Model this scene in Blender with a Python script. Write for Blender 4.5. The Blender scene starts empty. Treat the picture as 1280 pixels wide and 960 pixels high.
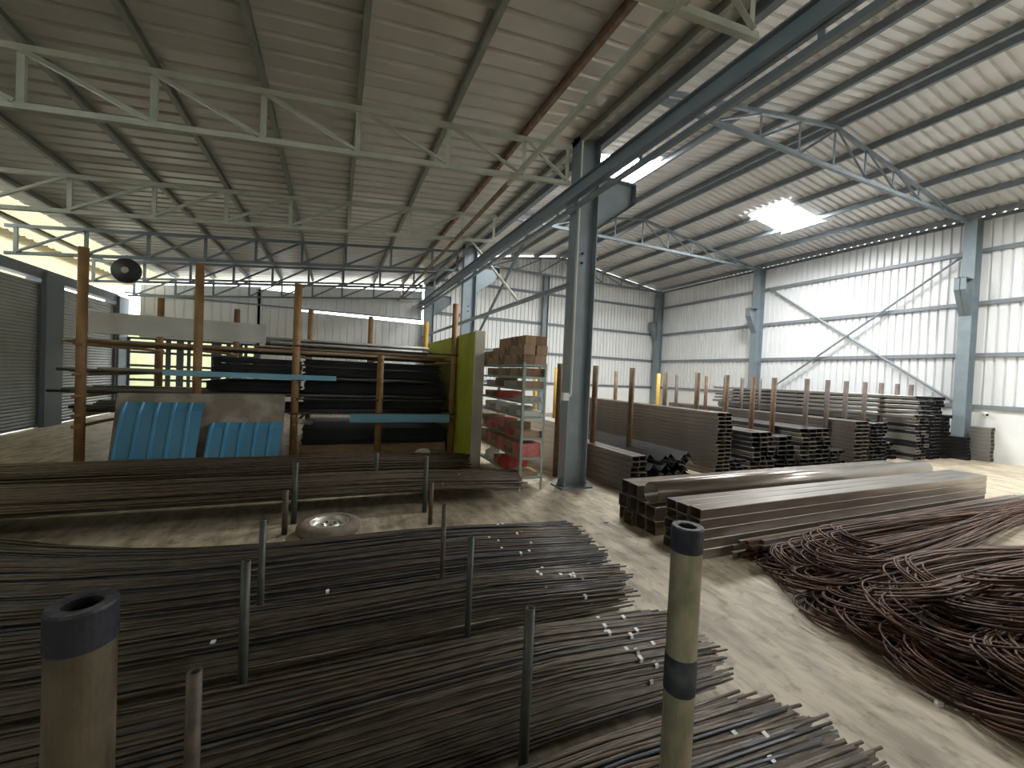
import bpy, math, random
from mathutils import Vector, Matrix
R = random.Random(7)
scene = bpy.context.scene
COL = scene.collection

# ------------------------------------------------------------------ camera
YAW, PITCH, ROLL, FPX, CAMZ = 0.408107, -0.020213, 0.044243, 515.0, 1.75
cy_, sy_, cp_, sp_ = math.cos(YAW), math.sin(YAW), math.cos(PITCH), math.sin(PITCH)
F_ = Vector((sy_*cp_, cy_*cp_, sp_)); R_ = Vector((cy_, -sy_, 0)); U_ = R_.cross(F_)
c_, s_ = math.cos(ROLL), math.sin(ROLL)
cr, cu = c_*R_ + s_*U_, -s_*R_ + c_*U_
cam = bpy.data.objects.new('camera', bpy.data.cameras.new('camera')); COL.objects.link(cam)
cam.matrix_world = Matrix(((cr.x, cu.x, -F_.x, 0), (cr.y, cu.y, -F_.y, 0), (cr.z, cu.z, -F_.z, CAMZ), (0, 0, 0, 1)))
cam.data.sensor_width = 36; cam.data.lens = FPX/1280*36; cam.data.clip_start = .05; cam.data.clip_end = 300
scene.camera = cam

# ------------------------------------------------------------------ world, light levels, exposure
SKY_STRENGTH, SKYLIGHT_STRENGTH, SUN_STRENGTH = 6.5, 84.0, 5.0
w = bpy.data.worlds.new('sky'); scene.world = w; w.use_nodes = True
bg = w.node_tree.nodes['Background']; bg.inputs[0].default_value = (.86, .94, 1.0, 1); bg.inputs[1].default_value = SKY_STRENGTH
sun = bpy.data.objects.new('sun', bpy.data.lights.new('sun', 'SUN')); COL.objects.link(sun)
sun.data.energy = SUN_STRENGTH; sun.data.angle = .02; sun.data.color = (1, .95, .85)
sun.rotation_euler = (math.radians(-38), math.radians(-14), 0)
vs = scene.view_settings
vs.view_transform = 'Standard'; vs.look = 'None'; vs.exposure = 0.3; vs.gamma = 1.0; vs.use_curve_mapping = False

# ------------------------------------------------------------------ materials
MATS = {}
def mat(name, col, rough=.6, metal=0.0, col2=None, scale=4.0, bump=0.0, bscale=40.0, stretch=(1, 1, 1), lo=.35, hi=.7, spec=.5, detail=5, coat=0.0):
    m = bpy.data.materials.new(name); m.use_nodes = True
    nt = m.node_tree; b = nt.nodes['Principled BSDF']
    b.inputs['Roughness'].default_value = rough; b.inputs['Metallic'].default_value = metal
    b.inputs['Specular IOR Level'].default_value = spec
    b.inputs['Coat Weight'].default_value = coat; b.inputs['Coat Roughness'].default_value = .22
    b.inputs['Base Color'].default_value = (*col, 1)
    if col2 or bump:
        tc = nt.nodes.new('ShaderNodeTexCoord'); mp = nt.nodes.new('ShaderNodeMapping')
        mp.inputs['Scale'].default_value = stretch
        nt.links.new(tc.outputs['Object'], mp.inputs['Vector'])
    if col2:
        n = nt.nodes.new('ShaderNodeTexNoise'); n.inputs['Scale'].default_value = scale; n.inputs['Detail'].default_value = detail
        nt.links.new(mp.outputs[0], n.inputs['Vector'])
        r = nt.nodes.new('ShaderNodeValToRGB'); r.color_ramp.elements[0].position = lo; r.color_ramp.elements[1].position = hi
        r.color_ramp.elements[0].color = (*col, 1); r.color_ramp.elements[1].color = (*col2, 1)
        nt.links.new(n.outputs['Fac'], r.inputs[0]); nt.links.new(r.outputs[0], b.inputs['Base Color'])
    if bump:
        n2 = nt.nodes.new('ShaderNodeTexNoise'); n2.inputs['Scale'].default_value = bscale; n2.inputs['Detail'].default_value = 4
        nt.links.new(mp.outputs[0], n2.inputs['Vector'])
        bp = nt.nodes.new('ShaderNodeBump'); bp.inputs['Strength'].default_value = bump; bp.inputs['Distance'].default_value = .02
        nt.links.new(n2.outputs['Fac'], bp.inputs['Height']); nt.links.new(bp.outputs[0], b.inputs['Normal'])
    MATS[name] = m
    return m
mat('blue_steel', (.20, .245, .265), .45, .1, (.25, .295, .315), 3)
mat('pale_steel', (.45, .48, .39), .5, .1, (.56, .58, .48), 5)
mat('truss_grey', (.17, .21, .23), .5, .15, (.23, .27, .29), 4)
mat('purlin_left', (.27, .28, .24), .5, .2, (.34, .35, .30), 4)
mat('rusty_paint', (.22, .11, .06), .7, .1, (.30, .27, .20), 6)
mat('purlin_right', (.17, .20, .22), .5, .2, (.22, .25, .27), 4)
mat('roof_left', (.60, .58, .53), .36, .3, (.68, .65, .60), .6, stretch=(1, 3, 1))
mat('roof_right', (.64, .63, .61), .38, .3, (.72, .71, .69), .6, stretch=(1, 3, 1))
mat('wall_sheet', (.80, .81, .80), .42, .1, (.88, .88, .86), .7, stretch=(1, 1, .3))
mat('girt', (.24, .27, .29), .5, .2)
mat('plaster', (.78, .78, .75), .8, 0, (.85, .85, .82), 1.2, .1, 30)
mat('shutter', (.20, .205, .20), .5, .3, (.26, .265, .255), 2)
mat('shutter_post', (.10, .115, .13), .6, .2)
mat('cream_awning', (.75, .68, .45), .6)
mat('post_brown', (.085, .046, .018), .6, .1, (.165, .098, .04), 9, .15, 60)
mat('post_yellow', (.50, .29, .03), .55, 0, (.60, .38, .05), 7)
mat('post_dark', (.075, .06, .05), .6, .3, (.13, .10, .08), 9)
mat('rack_brown', (.30, .17, .07), .6, .1, (.42, .25, .11), 5, .1, 40)
mat('thin_post', (.055, .06, .05), .5, .3, (.10, .10, .085), 12)
mat('rusty_post', (.06, .045, .032), .55, .2, (.13, .105, .075), 20)
mat('galvanised', (.30, .29, .20), .40, .5, (.46, .43, .31), 26, .12, 90, lo=.4, hi=.62, stretch=(1, 1, .5))
mat('galvanised_old', (.070, .055, .034), .55, .15, (.15, .122, .078), 24, .15, 90, lo=.38, hi=.62, stretch=(1, 1, .5))
mat('blue_tape', (.018, .021, .034), .38, 0, (.03, .034, .050), 16, .2, 50)
mat('worn_blue_tape', (.012, .018, .03), .5, 0, (.10, .12, .13), 14, .2, 50, lo=.5, hi=.8)
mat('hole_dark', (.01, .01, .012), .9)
mat('rebar', (.066, .053, .040), .42, .38, (.15, .122, .093), 8, stretch=(1.2, 6, 6))
mat('rebar_blue', (.050, .052, .056), .38, .6, (.09, .092, .1), 8, stretch=(1.2, 6, 6))
mat('rebar_brown', (.08, .056, .038), .46, .4, (.165, .117, .08), 8, stretch=(1.2, 6, 6))
mat('rebar_rust', (.042, .017, .008), .6, .15, (.125, .053, .024), 5)
mat('rebar_rust2', (.06, .025, .012), .55, .2, (.17, .08, .038), 5)
mat('tube_dark', (.030, .030, .032), .36, .6, (.070, .068, .066), 3, stretch=(3, .6, 6), coat=.7)
mat('tube_brown', (.10, .082, .068), .42, .5, (.19, .16, .135), 4, stretch=(3, .5, 8), coat=.7)
mat('tube_grey', (.24, .225, .20), .42, .5, (.33, .31, .28), 4, stretch=(3, .5, 8))
mat('tube_pale', (.46, .44, .40), .4, .3, (.56, .54, .50), 4, stretch=(3, .5, 8))
mat('bundle_steel', (.16, .128, .10), .30, .55, (.28, .23, .185), 3, stretch=(.5, 4, 4), coat=1.0)
mat('sheet_black', (.016, .017, .019), .55, .3, (.035, .036, .038), 2)
mat('rack_pipe', (.10, .105, .11), .4, .5, (.20, .20, .20), 4, stretch=(.6, 4, 4))
mat('rack_pipe_tan', (.33, .25, .16), .55, .2, (.46, .36, .24), 4, stretch=(.6, 4, 4))
mat('blue_sheet', (.065, .25, .42), .42, .1, (.09, .30, .48), 1.6)
mat('blue_sheet_light', (.24, .52, .68), .4, .05)
mat('white_panel', (.62, .62, .58), .5, .05, (.70, .70, .66), 2)
mat('stained_board', (.25, .21, .17), .75, 0, (.40, .35, .28), 3.2, .1, 20, lo=.42, hi=.6)
mat('green_paint', (.40, .45, .035), .7, 0, (.54, .59, .06), 2.2, .1, 30)
mat('cream_paint', (.62, .57, .46), .75, 0, (.72, .68, .57), 4, .1, 30)
mat('shelf_green', (.27, .33, .29), .5, .2, (.34, .40, .35), 6)
mat('carton', (.33, .22, .13), .8, 0, (.43, .30, .19), 9)
mat('carton_dark', (.20, .125, .075), .8, 0, (.27, .18, .11), 9)
mat('carton_tape', (.45, .36, .24), .4)
mat('red_pack', (.42, .04, .035), .45, 0, (.56, .10, .07), 14, .2, 40)
mat('pink_pack', (.50, .12, .10), .5, 0, (.60, .22, .17), 14, .2, 40)
mat('white_plastic', (.75, .74, .70), .5)
mat('grey_pack', (.38, .36, .31), .6, 0, (.52, .50, .45), 12)
mat('tyre', (.13, .10, .075), .8, 0, (.22, .18, .135), 9, .15, 60)
mat('rim', (.52, .49, .42), .35, .6, (.68, .65, .58), 9)
mat('wood', (.36, .24, .12), .75, 0, (.52, .38, .21), 6, .2, 20, stretch=(1, 6, 6))
mat('paper', (.80, .80, .78), .6)
mat('conduit', (.72, .70, .58), .4)
mat('fan_dark', (.05, .055, .06), .5, .4)
mat('outside_wall', (.20, .205, .10), .8, 0, (.28, .28, .16), .8)
mat('outside_ground', (.45, .42, .36), .9, 0, (.55, .52, .45), .5)
mat('plate_dark', (.035, .037, .042), .4, .6, (.06, .06, .065), 6)
# concrete floor
def floor_mat():
    m = bpy.data.materials.new('concrete'); m.use_nodes = True; nt = m.node_tree; b = nt.nodes['Principled BSDF']
    N = nt.nodes.new; L = nt.links.new
    tc = N('ShaderNodeTexCoord')
    def noise(sc, stretch, det, lo, hi, c0, c1):
        mp = N('ShaderNodeMapping'); mp.inputs['Scale'].default_value = stretch; mp.inputs['Rotation'].default_value = (0, 0, .12)
        L(tc.outputs['Object'], mp.inputs[0]); n = N('ShaderNodeTexNoise'); n.inputs['Scale'].default_value = sc; n.inputs['Detail'].default_value = det
        n.inputs['Roughness'].default_value = .65
        L(mp.outputs[0], n.inputs['Vector']); r = N('ShaderNodeValToRGB')
        r.color_ramp.elements[0].position = lo; r.color_ramp.elements[1].position = hi
        r.color_ramp.elements[0].color = (*c0, 1); r.color_ramp.elements[1].color = (*c1, 1)
        L(n.outputs['Fac'], r.inputs[0]); return r, n
    a, _ = noise(.55, (1, 1, 1), 6, .3, .7, (.42, .36, .27), (.57, .50, .385))
    s, sn = noise(3.0, (2.2, .55, 1), 7, .38, .60, (.52, .50, .45), (1.08, 1.06, 1.02))
    k, _ = noise(9.0, (1, .8, 1), 4, .32, .46, (.50, .46, .40), (1, 1, 1))
    mx = N('ShaderNodeMix'); mx.data_type = 'RGBA'; mx.blend_type = 'MULTIPLY'; mx.inputs['Factor'].default_value = .9
    L(a.outputs[0], mx.inputs['A']); L(s.outputs[0], mx.inputs['B'])
    my = N('ShaderNodeMix'); my.data_type = 'RGBA'; my.blend_type = 'MULTIPLY'; my.inputs['Factor'].default_value = .8
    L(mx.outputs['Result'], my.inputs['A']); L(k.outputs[0], my.inputs['B'])
    L(my.outputs['Result'], b.inputs['Base Color'])
    b.inputs['Roughness'].default_value = .55; b.inputs['Specular IOR Level'].default_value = .35
    bp = N('ShaderNodeBump'); bp.inputs['Strength'].default_value = .25; bp.inputs['Distance'].default_value = .01
    L(sn.outputs['Fac'], bp.inputs['Height']); L(bp.outputs[0], b.inputs['Normal'])
    MATS['concrete'] = m
floor_mat()
def emis(name, col, st):
    m = bpy.data.materials.new(name); m.use_nodes = True; b = m.node_tree.nodes['Principled BSDF']
    b.inputs['Base Color'].default_value = (.8, .8, .8, 1)
    b.inputs['Emission Color'].default_value = (*col, 1); b.inputs['Emission Strength'].default_value = st; MATS[name] = m
emis('skylight', (.97, .99, 1.0), SKYLIGHT_STRENGTH)
def translucent(name, col):
    m = bpy.data.materials.new(name); m.use_nodes = True; nt = m.node_tree
    nt.nodes.remove(nt.nodes['Principled BSDF']); o = nt.nodes['Material Output']
    t = nt.nodes.new('ShaderNodeBsdfTranslucent'); d = nt.nodes.new('ShaderNodeBsdfDiffuse'); x = nt.nodes.new('ShaderNodeMixShader')
    t.inputs[0].default_value = (*col, 1); d.inputs[0].default_value = (*col, 1); x.inputs[0].default_value = .4
    nt.links.new(t.outputs[0], x.inputs[1]); nt.links.new(d.outputs[0], x.inputs[2]); nt.links.new(x.outputs[0], o.inputs[0]); MATS[name] = m
translucent('awning_sheet', (.24, .21, .135))

# ------------------------------------------------------------------ mesh builder
class MB:
    def __init__(s): s.v = []; s.f = []
    def add(s, vs, fs):
        o = len(s.v); s.v += [tuple(p) for p in vs]; s.f += [tuple(i+o for i in q) for q in fs]; return s
    def box(s, x0, x1, y0, y1, z0, z1):
        return s.add([(x0,y0,z0),(x1,y0,z0),(x1,y1,z0),(x0,y1,z0),(x0,y0,z1),(x1,y0,z1),(x1,y1,z1),(x0,y1,z1)],
                     [(0,3,2,1),(4,5,6,7),(0,1,5,4),(1,2,6,5),(2,3,7,6),(3,0,4,7)])
    def prism(s, poly, p0, p1, up=(0,0,1), caps=True):
        # extrude a closed 2-D profile (a, b) from p0 to p1; b follows `up`
        p0, p1 = Vector(p0), Vector(p1); d = (p1-p0).normalized(); u = Vector(up); u = (u - d*u.dot(d))
        if u.length < 1e-5: u = Vector((1,0,0)); u = u - d*u.dot(d)
        u.normalize(); a = d.cross(u); n = len(poly)
        vs = [p0 + a*x + u*y for x, y in poly] + [p1 + a*x + u*y for x, y in poly]
        fs = [(i, (i+1) % n, n+(i+1) % n, n+i) for i in range(n)]
        if caps: fs += [tuple(range(n))[::-1], tuple(range(n, 2*n))]
        return s.add(vs, fs)
    def bar(s, p0, p1, w, h, up=(0,0,1)):
        return s.prism([(-w/2,-h/2),(w/2,-h/2),(w/2,h/2),(-w/2,h/2)], p0, p1, up)
    def angle(s, p0, p1, w, t=.008, up=(0,0,1), flip=1):
        q = [(0,0),(w*flip,0),(w*flip,t),(t*flip,t),(t*flip,w),(0,w)]
        q = [(x - w*flip/2, y - w/2) for x, y in q]
        return s.prism(q, p0, p1, up)
    def cyl(s, p0, p1, r, n=12, caps=True):
        return s.prism([(r*math.cos(2*math.pi*i/n), r*math.sin(2*math.pi*i/n)) for i in range(n)], p0, p1, (0,0,1) if abs((Vector(p1)-Vector(p0)).normalized().z) < .9 else (0,1,0), caps)
    def pipe(s, p0, p1, r, ri, n=16):
        # hollow pipe with real wall thickness
        p0, p1 = Vector(p0), Vector(p1); d = (p1-p0).normalized(); u = Vector((0,0,1)) if abs(d.z) < .9 else Vector((0,1,0))
        u = (u - d*u.dot(d)).normalized(); a = d.cross(u)
        vs = []
        for P, rr in ((p0, r), (p1, r), (p1, ri), (p0, ri)):
            vs += [P + a*rr*math.cos(2*math.pi*i/n) + u*rr*math.sin(2*math.pi*i/n) for i in range(n)]
        fs = []
        for k in range(4):
            k2 = (k+1) % 4
            fs += [(k*n+i, k*n+(i+1) % n, k2*n+(i+1) % n, k2*n+i) for i in range(n)]
        return s.add(vs, fs)
    def rtube(s, L, w, h, t=.006):
        # rectangular hollow tube along +Y starting at the origin, resting on z = 0, centred on x
        c = min(.007, h*.09)
        def ring(y, a, z0, z1): return [(-a+c,y,z0),(a-c,y,z0),(a,y,z0+c),(a,y,z1-c),(a-c,y,z1),(-a+c,y,z1),(-a,y,z1-c),(-a,y,z0+c)]
        vs = ring(0,w/2,0,h)+ring(L,w/2,0,h)+ring(L,w/2-t,t,h-t)+ring(0,w/2-t,t,h-t)
        fs = []
        for k in range(4):
            k2 = (k+1) % 4
            fs += [(k*8+i, k*8+(i+1) % 8, k2*8+(i+1) % 8, k2*8+i) for i in range(8)]
        return s.add(vs, fs)
    def sweep(s, pts, r, n=5, caps=True):
        pts = [Vector(p) for p in pts]; m = len(pts); vs = []; prev = None
        for i, p in enumerate(pts):
            d = (pts[min(i+1, m-1)] - pts[max(i-1, 0)]).normalized()
            u = Vector((0,0,1)) if prev is None else prev
            u = u - d*u.dot(d)
            if u.length < 1e-4: u = Vector((0,1,0)) - d*d.y
            u.normalize(); prev = u; a = d.cross(u)
            vs += [p + a*r*math.cos(2*math.pi*k/n) + u*r*math.sin(2*math.pi*k/n) for k in range(n)]
        fs = [(i*n+k, i*n+(k+1) % n, (i+1)*n+(k+1) % n, (i+1)*n+k) for i in range(m-1) for k in range(n)]
        if caps: fs += [tuple(range(n))[::-1], tuple(range((m-1)*n, m*n))]
        return s.add(vs, fs)
    def lathe(s, prof, n=24, c=(0,0,0)):
        vs = [(c[0]+r*math.cos(2*math.pi*k/n), c[1]+r*math.sin(2*math.pi*k/n), c[2]+z) for r, z in prof for k in range(n)]
        fs = [(i*n+k, i*n+(k+1) % n, (i+1)*n+(k+1) % n, (i+1)*n+k) for i in range(len(prof)-1) for k in range(n)]
        return s.add(vs, fs)
    def mesh(s, name, m, smooth=False):
        me = bpy.data.meshes.new(name); me.from_pydata(s.v, [], s.f); me.update()
        if m: me.materials.append(MATS[m] if isinstance(m, str) else m)
        if smooth: me.shade_smooth()
        return me
    def build(s, name, m, parent=None, smooth=False, loc=None, rz=0):
        return link(name, s.mesh(name, m, smooth), parent, loc, rz)
def link(name, me, parent=None, loc=None, rz=0):
    o = bpy.data.objects.new(name, me); COL.objects.link(o)
    if parent is not None:
        o.parent = parent
        if loc is None:      # mesh in world coordinates
            o.matrix_parent_inverse = (Matrix.Translation(parent.location) @ parent.rotation_euler.to_matrix().to_4x4()).inverted()
    if loc is not None: o.location = loc
    o.rotation_euler.z += rz
    return o
def tag(o, label=None, cat=None, group=None, kind=None):
    if label: o['label'] = label
    if cat: o['category'] = cat
    if group: o['group'] = group
    if kind: o['kind'] = kind
    return o
def thing(name, label, cat, loc=(0,0,0), group=None, kind=None):
    o = bpy.data.objects.new(name, None); COL.objects.link(o); o.location = loc; o.empty_display_size = .1
    return tag(o, label, cat, group, kind)
def struct(name, label=None, loc=(0,0,0)):
    return thing(name, label, None, loc, kind='structure')
def copy_tree(o, parent=None):
    c = o.copy(); COL.objects.link(c)
    if parent is not None: c.parent = parent
    for ch in o.children: copy_tree(ch, c)
    return c

# corrugated sheet: ribs run along local +Y (length), pans lie at z=0, ribs rise to +z; width along x
def rib_sheet(W, L, pitch, depth=.035, top=.03, base=.075, name='sheet', m='wall_sheet', thick=.0):
    n = round(W/pitch); pr = []
    for i in range(n):
        x0 = i*pitch
        pr += [(x0, 0), (x0+pitch/2-base/2, 0), (x0+pitch/2-top/2, depth), (x0+pitch/2+top/2, depth), (x0+pitch/2+base/2, 0)]
    pr += [(n*pitch, 0)]
    b = MB(); k = len(pr)
    vs = [(x, 0, z) for x, z in pr] + [(x, L, z) for x, z in pr]
    b.add(vs, [(i, i+1, k+i+1, k+i) for i in range(k-1)])
    return b.mesh(name, m)
def place(name, me, parent, origin, xdir, ydir):
    # put a mesh with its local x, y axes along the given world directions
    X = Vector(xdir).normalized(); Y = Vector(ydir).normalized(); Z = X.cross(Y)
    o = bpy.data.objects.new(name, me); COL.objects.link(o); o.parent = parent
    o.matrix_parent_inverse = Matrix.Translation(parent.location).inverted()
    o.matrix_basis = Matrix(((X.x, Y.x, Z.x, origin[0]), (X.y, Y.y, Z.y, origin[1]), (X.z, Y.z, Z.z, origin[2]), (0,0,0,1)))
    return o

# ------------------------------------------------------------------ key dimensions (metres)
XR, XL, YB, YF = 16.40, -6.50, 17.85, -6.6        # right wall, left wall, back wall, front wall
XC = 3.60                                          # line of the middle columns
RIDGE, ZR, SR = 9.95, 7.72, .150                   # right roof sheet: ridge x, z, slope
def zroof(x): return ZR - SR*abs(x-RIDGE)
ZL0, SL = 5.53, .103                               # lean-to roof sheet
def zlean(x): return ZL0 + SL*(x-3.3)
CY = (-.45, 5.70, 11.85)                           # frame lines

# ------------------------------------------------------------------ floor and outside
tag(MB().box(XL-.3, XR+.3, YF-.3, YB+.3, -.15, 0).build('floor', 'concrete'), kind='structure')
tag(MB().box(-60, 60, -60, 70, -.4, -.16).build('ground_outside', 'outside_ground'), kind='structure')
tag(MB().box(-16, 6, 23, 23.3, -.2, 2.9).build('wall_outside', 'outside_wall'), kind='structure')

# ------------------------------------------------------------------ right wall
wr = struct('wall_right')
MB().box(XR, XR+.23, YF, YB, 0, 1.42).build('plinth', 'plaster', wr)
ws = rib_sheet(1.0, zroof(XR)-1.42+.004, .2, .055, .03, .065, 'cladding_sheet')
y = YF
while y < YB-.05:
    place('cladding_sheet', ws, wr, (XR+.02, y, 1.42), (0,1,0), (0,0,1)); y += 1.0
for z in (1.46, 2.89, 4.33, 5.78):
    b = MB(); b.prism([(-.03,-.055),(.03,-.055),(.03,-.045),(-.02,-.045),(-.02,.045),(.03,.045),(.03,.055),(-.03,.055)], (XR-.02, YF, z), (XR-.02, YB, z))
    b.build('girt', 'girt', wr)
MB().cyl((XR-.08, 11.55, 5.82), (XR-.08, 5.75, 1.52), .035, 8).build('cross_brace', 'girt', wr)
MB().cyl((XR-.14, 5.75, 5.74), (XR-.14, 11.1, 1.75), .035, 8).build('cross_brace', 'girt', wr)

# ------------------------------------------------------------------ back wall
wb = struct('wall_back')
MB().box(XC, XR, YB, YB+.23, 0, 1.40).build('plinth', 'plaster', wb)
x = XC-.1
while x < XR-.1:
    zt = min(zroof(x), zroof(x+1.0)) - .03
    me = rib_sheet(1.0, zt-1.40+.0, .2, .055, .03, .065, 'cladding_sheet')
    # shear the top edge so that it follows the roof slope
    for v in me.vertices:
        if v.co.y > .5: v.co.y = zroof(x+1.0-v.co.x) - 1.40 - .045
    place('cladding_sheet', me, wb, (x+1.0, YB+.02, 1.40), (-1,0,0), (0,0,1)); x += 1.0
for z in (1.44, 2.89, 4.33, 5.78):
    MB().prism([(-.03,-.055),(.03,-.055),(.03,-.045),(-.02,-.045),(-.02,.045),(.03,.045),(.03,.055),(-.03,.055)], (XC, YB-.02, z), (XR, YB-.02, z)).build('girt', 'girt', wb)
# unseen cladding between the two roofs, added to keep daylight from leaking in
wm = struct('wall_middle_light_block')
me = rib_sheet(1.0, zroof(XC-.05)-zlean(XC)-.0, .2, .04, .02, .055, 'cladding_sheet')
y = YF
while y < YB-.05:
    place('cladding_sheet', me, wm, (XC-.12, y, zlean(XC)+.02), (0,1,0), (0,0,1)); y += 1.0

# left part of the back wall: sheeting with gaps of daylight and a barred opening
wl = struct('wall_back_left')
def back_sheets(x0, x1, z0, z1, zf=None):
    x = x0
    while x < x1-.05:
        wdt = min(1.08, round((x1-x)/.27)*.27 or .27)
        me = rib_sheet(wdt, z1-z0, .27, .03, .03, .07, 'cladding_sheet')
        if zf:
            for v in me.vertices:
                if v.co.y > .3: v.co.y = zf(x+wdt-v.co.x)-z0
        place('cladding_sheet', me, wl, (x+wdt, YB+.02, z0), (-1,0,0), (0,0,1)); x += wdt
back_sheets(-2.7, 3.4, 0, 3.86, lambda x: 3.86 - .018*(x+.8))
back_sheets(-1.5, 3.4, 3.98, 4.75, lambda x: 4.84+.075*(x+1.3))
back_sheets(-2.7, -1.5, 3.86, 4.4, lambda x: 4.55)
back_sheets(-6.1, -2.7, 2.45, 4.15, lambda x: zlean(x)-.28)
back_sheets(-6.5, -2.7, 0, .55)
MB().box(-6.5, 3.4, YB-.05, YB+.0, 3.93, 3.985).build('girt', 'girt', wl)
for z in (2.42, .55): MB().box(-6.5, -2.7, YB-.06, YB, z, z+.07).build('girt', 'shutter_post', wl)
for i, xx in enumerate((-6.45, -5.65, -5.35, -5.05, -4.75, -4.5, -4.05, -3.85, -3.6, -3.3, -3.05, -2.75)):
    ww = R.choice((.10, .14, .2)); MB().box(xx, xx+ww, YB-.06, YB-.01, .6, 2.44).build('window_bar', 'shutter_post', wl)
for z in (1.02, 1.5, 1.95): MB().box(-6.5, -2.7, YB-.05, YB-.02, z, z+R.choice((.08, .16))).build('window_bar', 'shutter_post', wl)
# front wall behind the camera closes the hall
wf = struct('wall_front')
fs = rib_sheet(1.0, 4.4, .25, .035, .03, .07, 'cladding_sheet', 'roof_left')
x = XL
while x < XR-.2:
    h = (zlean(x) if x < XC-.5 else min(zroof(x), zroof(x+1)))-.03
    z0 = 0
    me = rib_sheet(1.0, h-z0, .25, .035, .03, .07, 'cladding_sheet', 'wall_sheet'); place('cladding_sheet', me, wf, (x, YF, z0), (1,0,0), (0,0,1)); x += 1.0

# ------------------------------------------------------------------ left wall: rolling shutters with pillars
wll = struct('wall_left')
for (a, c) in ((YF, -.4), (5.2, 5.9), (13.55, 14.25), (17.2, YB)):
    MB().box(XL-.25, XL+.12, a, c, 0, 3.75).build('pillar', 'shutter_post', wll)
MB().box(XL-.2, XL+.06, YF, 17.3, 3.56, 3.80).build('header', 'shutter_post', wll)
def shutter(y0, y1, label):
    t = thing('rolling_shutter', label, 'shutter', (XL, y0, 0))
    b = MB(); n = 44; z0, z1 = .05, 3.46; k = (z1-z0)/n
    pr = []
    for i in range(n):
        pr += [(0, z0+i*k), (.018, z0+(i+.3)*k), (.018, z0+(i+.6)*k), (0, z0+(i+.95)*k)]
    pr += [(0, z1)]
    m = len(pr)
    b.add([(XL+d, y0+.02, z) for d, z in pr] + [(XL+d, y1-.02, z) for d, z in pr], [(i, m+i, m+i+1, i+1) for i in range(m-1)])
    c = b.build('curtain', 'shutter', t)
    MB().box(XL-.03, XL+.04, y0+.02, y1-.02, .035, .09).build('bottom_bar', 'shutter_post', t)
    for yy in (y0+.03, y1-.09): MB().box(XL-.02, XL+.07, yy, yy+.06, 0, 3.56).build('guide_rail', 'shutter_post', t)
shutter(-.4, 5.2, 'closed grey rolling shutter on the left wall, nearest the camera end')
shutter(5.9, 13.55, 'closed grey rolling shutter filling the left edge of the photo')
shutter(14.25, 17.2, 'narrower closed grey rolling shutter behind the dark pillar')
# outside awning of translucent cream sheets beyond the shutters
aw = thing('awning', 'cream translucent corrugated awning seen above the left shutters', 'awning', (XL-.2, 5, 4.3))
ash = rib_sheet(1.08, 2.6, .27, .03, .03, .07, 'awning_sheet', 'awning_sheet')
y = 2.0
while y < 19:
    place('awning_sheet', ash, aw, (XL-.1, y, 4.42), (0,1,0), (-1,0,-.12)); y += 1.08

# ------------------------------------------------------------------ right roof
ce = struct('ceiling')
SKY1 = (12.30, 14.12, 8.20, 9.50)          # x0 x1 y0 y1 of translucent panels
SKY2 = (5.52, 7.38, 8.20, 9.70)
SKYS_AND_FILLS = [SKY1, SKY2, (12.30, 14.12, 2.0, 3.3), (12.30, 14.12, -4.2, -2.9)]  # last two are unseen glowing panels, added as front and ambient fill light
def roof_strip(x0, x1, y0, nrib, mname):
    # ribs along X, from x0 to x1; strip starts at y0 and holds nrib ribs of .2 m
    L = math.hypot(x1-x0, zroof(x1)-zroof(x0)); me = rib_sheet(.2*nrib, L, .2, .05, .045, .085, 'roof_sheet', mname)
    if True:
        place('roof_sheet', me, ce, (x1, y0, zroof(x1)), (0,1,0), (-(x1-x0), 0, zroof(x0)-zroof(x1)))
YR0 = YF-.2
k = 0
y = YR0
while y < YB+.2:
    yb = y+1.0
    for (a, c) in ((RIDGE, XR+.09), (XC-.12, RIDGE)):
        cuts = [s for s in SKYS_AND_FILLS if s[0] >= a-.01 and s[1] <= c+.01 and s[2] < yb-.02 and s[3] > y+.02]
        if not cuts: roof_strip(a, c, y, 5, 'roof_right')
        else:
            s = cuts[0]
            roof_strip(a, s[0], y, 5, 'roof_right'); roof_strip(s[1], c, y, 5, 'roof_right')
            n0 = max(0, round((s[2]-y)/.2)); n1 = min(5, max(0, round((s[3]-y)/.2)))
            if n0 > 0: roof_strip(s[0], s[1], y, n0, 'roof_right')
            if n1 < 5: roof_strip(s[0], s[1], y+.2*n1, 5-n1, 'roof_right')
    y = yb
for s in SKYS_AND_FILLS:
    y0 = YR0+round((s[2]-YR0)/.2)*.2; y1 = YR0+round((s[3]-YR0)/.2)*.2
    e = .06; xa, xb, ya, yb_ = s[0]-e, s[1]+e, y0-e, y1+e; zz = [zroof(xa)-.004, zroof(xb)-.004]
    MB().add([(xa, ya, zz[0]), (xb, ya, zz[1]), (xb, yb_, zz[1]), (xa, yb_, zz[0])], [(0,3,2,1)]).build('skylight_and_fill_panel', 'skylight', ce)
    for (p, q) in (((xa, ya), (xb, ya)), ((xa, yb_), (xb, yb_)), ((xa, ya), (xa, yb_)), ((xb, ya), (xb, yb_))):
        MB().bar((p[0], p[1], zroof(p[0])-.012), (q[0], q[1], zroof(q[0])-.012), .24, .012).build('glow_mask_trim', 'roof_right', ce)  # strips added to hide panel glow leaking into the roof ribs
def cee(b, p0, p1, w=.07, h=.12):
    b.prism([(-w/2,-h/2),(w/2,-h/2),(w/2,-h/2+.012),(-w/2+.012,-h/2+.012),(-w/2+.012,h/2-.012),(w/2,h/2-.012),(w/2,h/2),(-w/2,h/2)], p0, p1)
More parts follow.
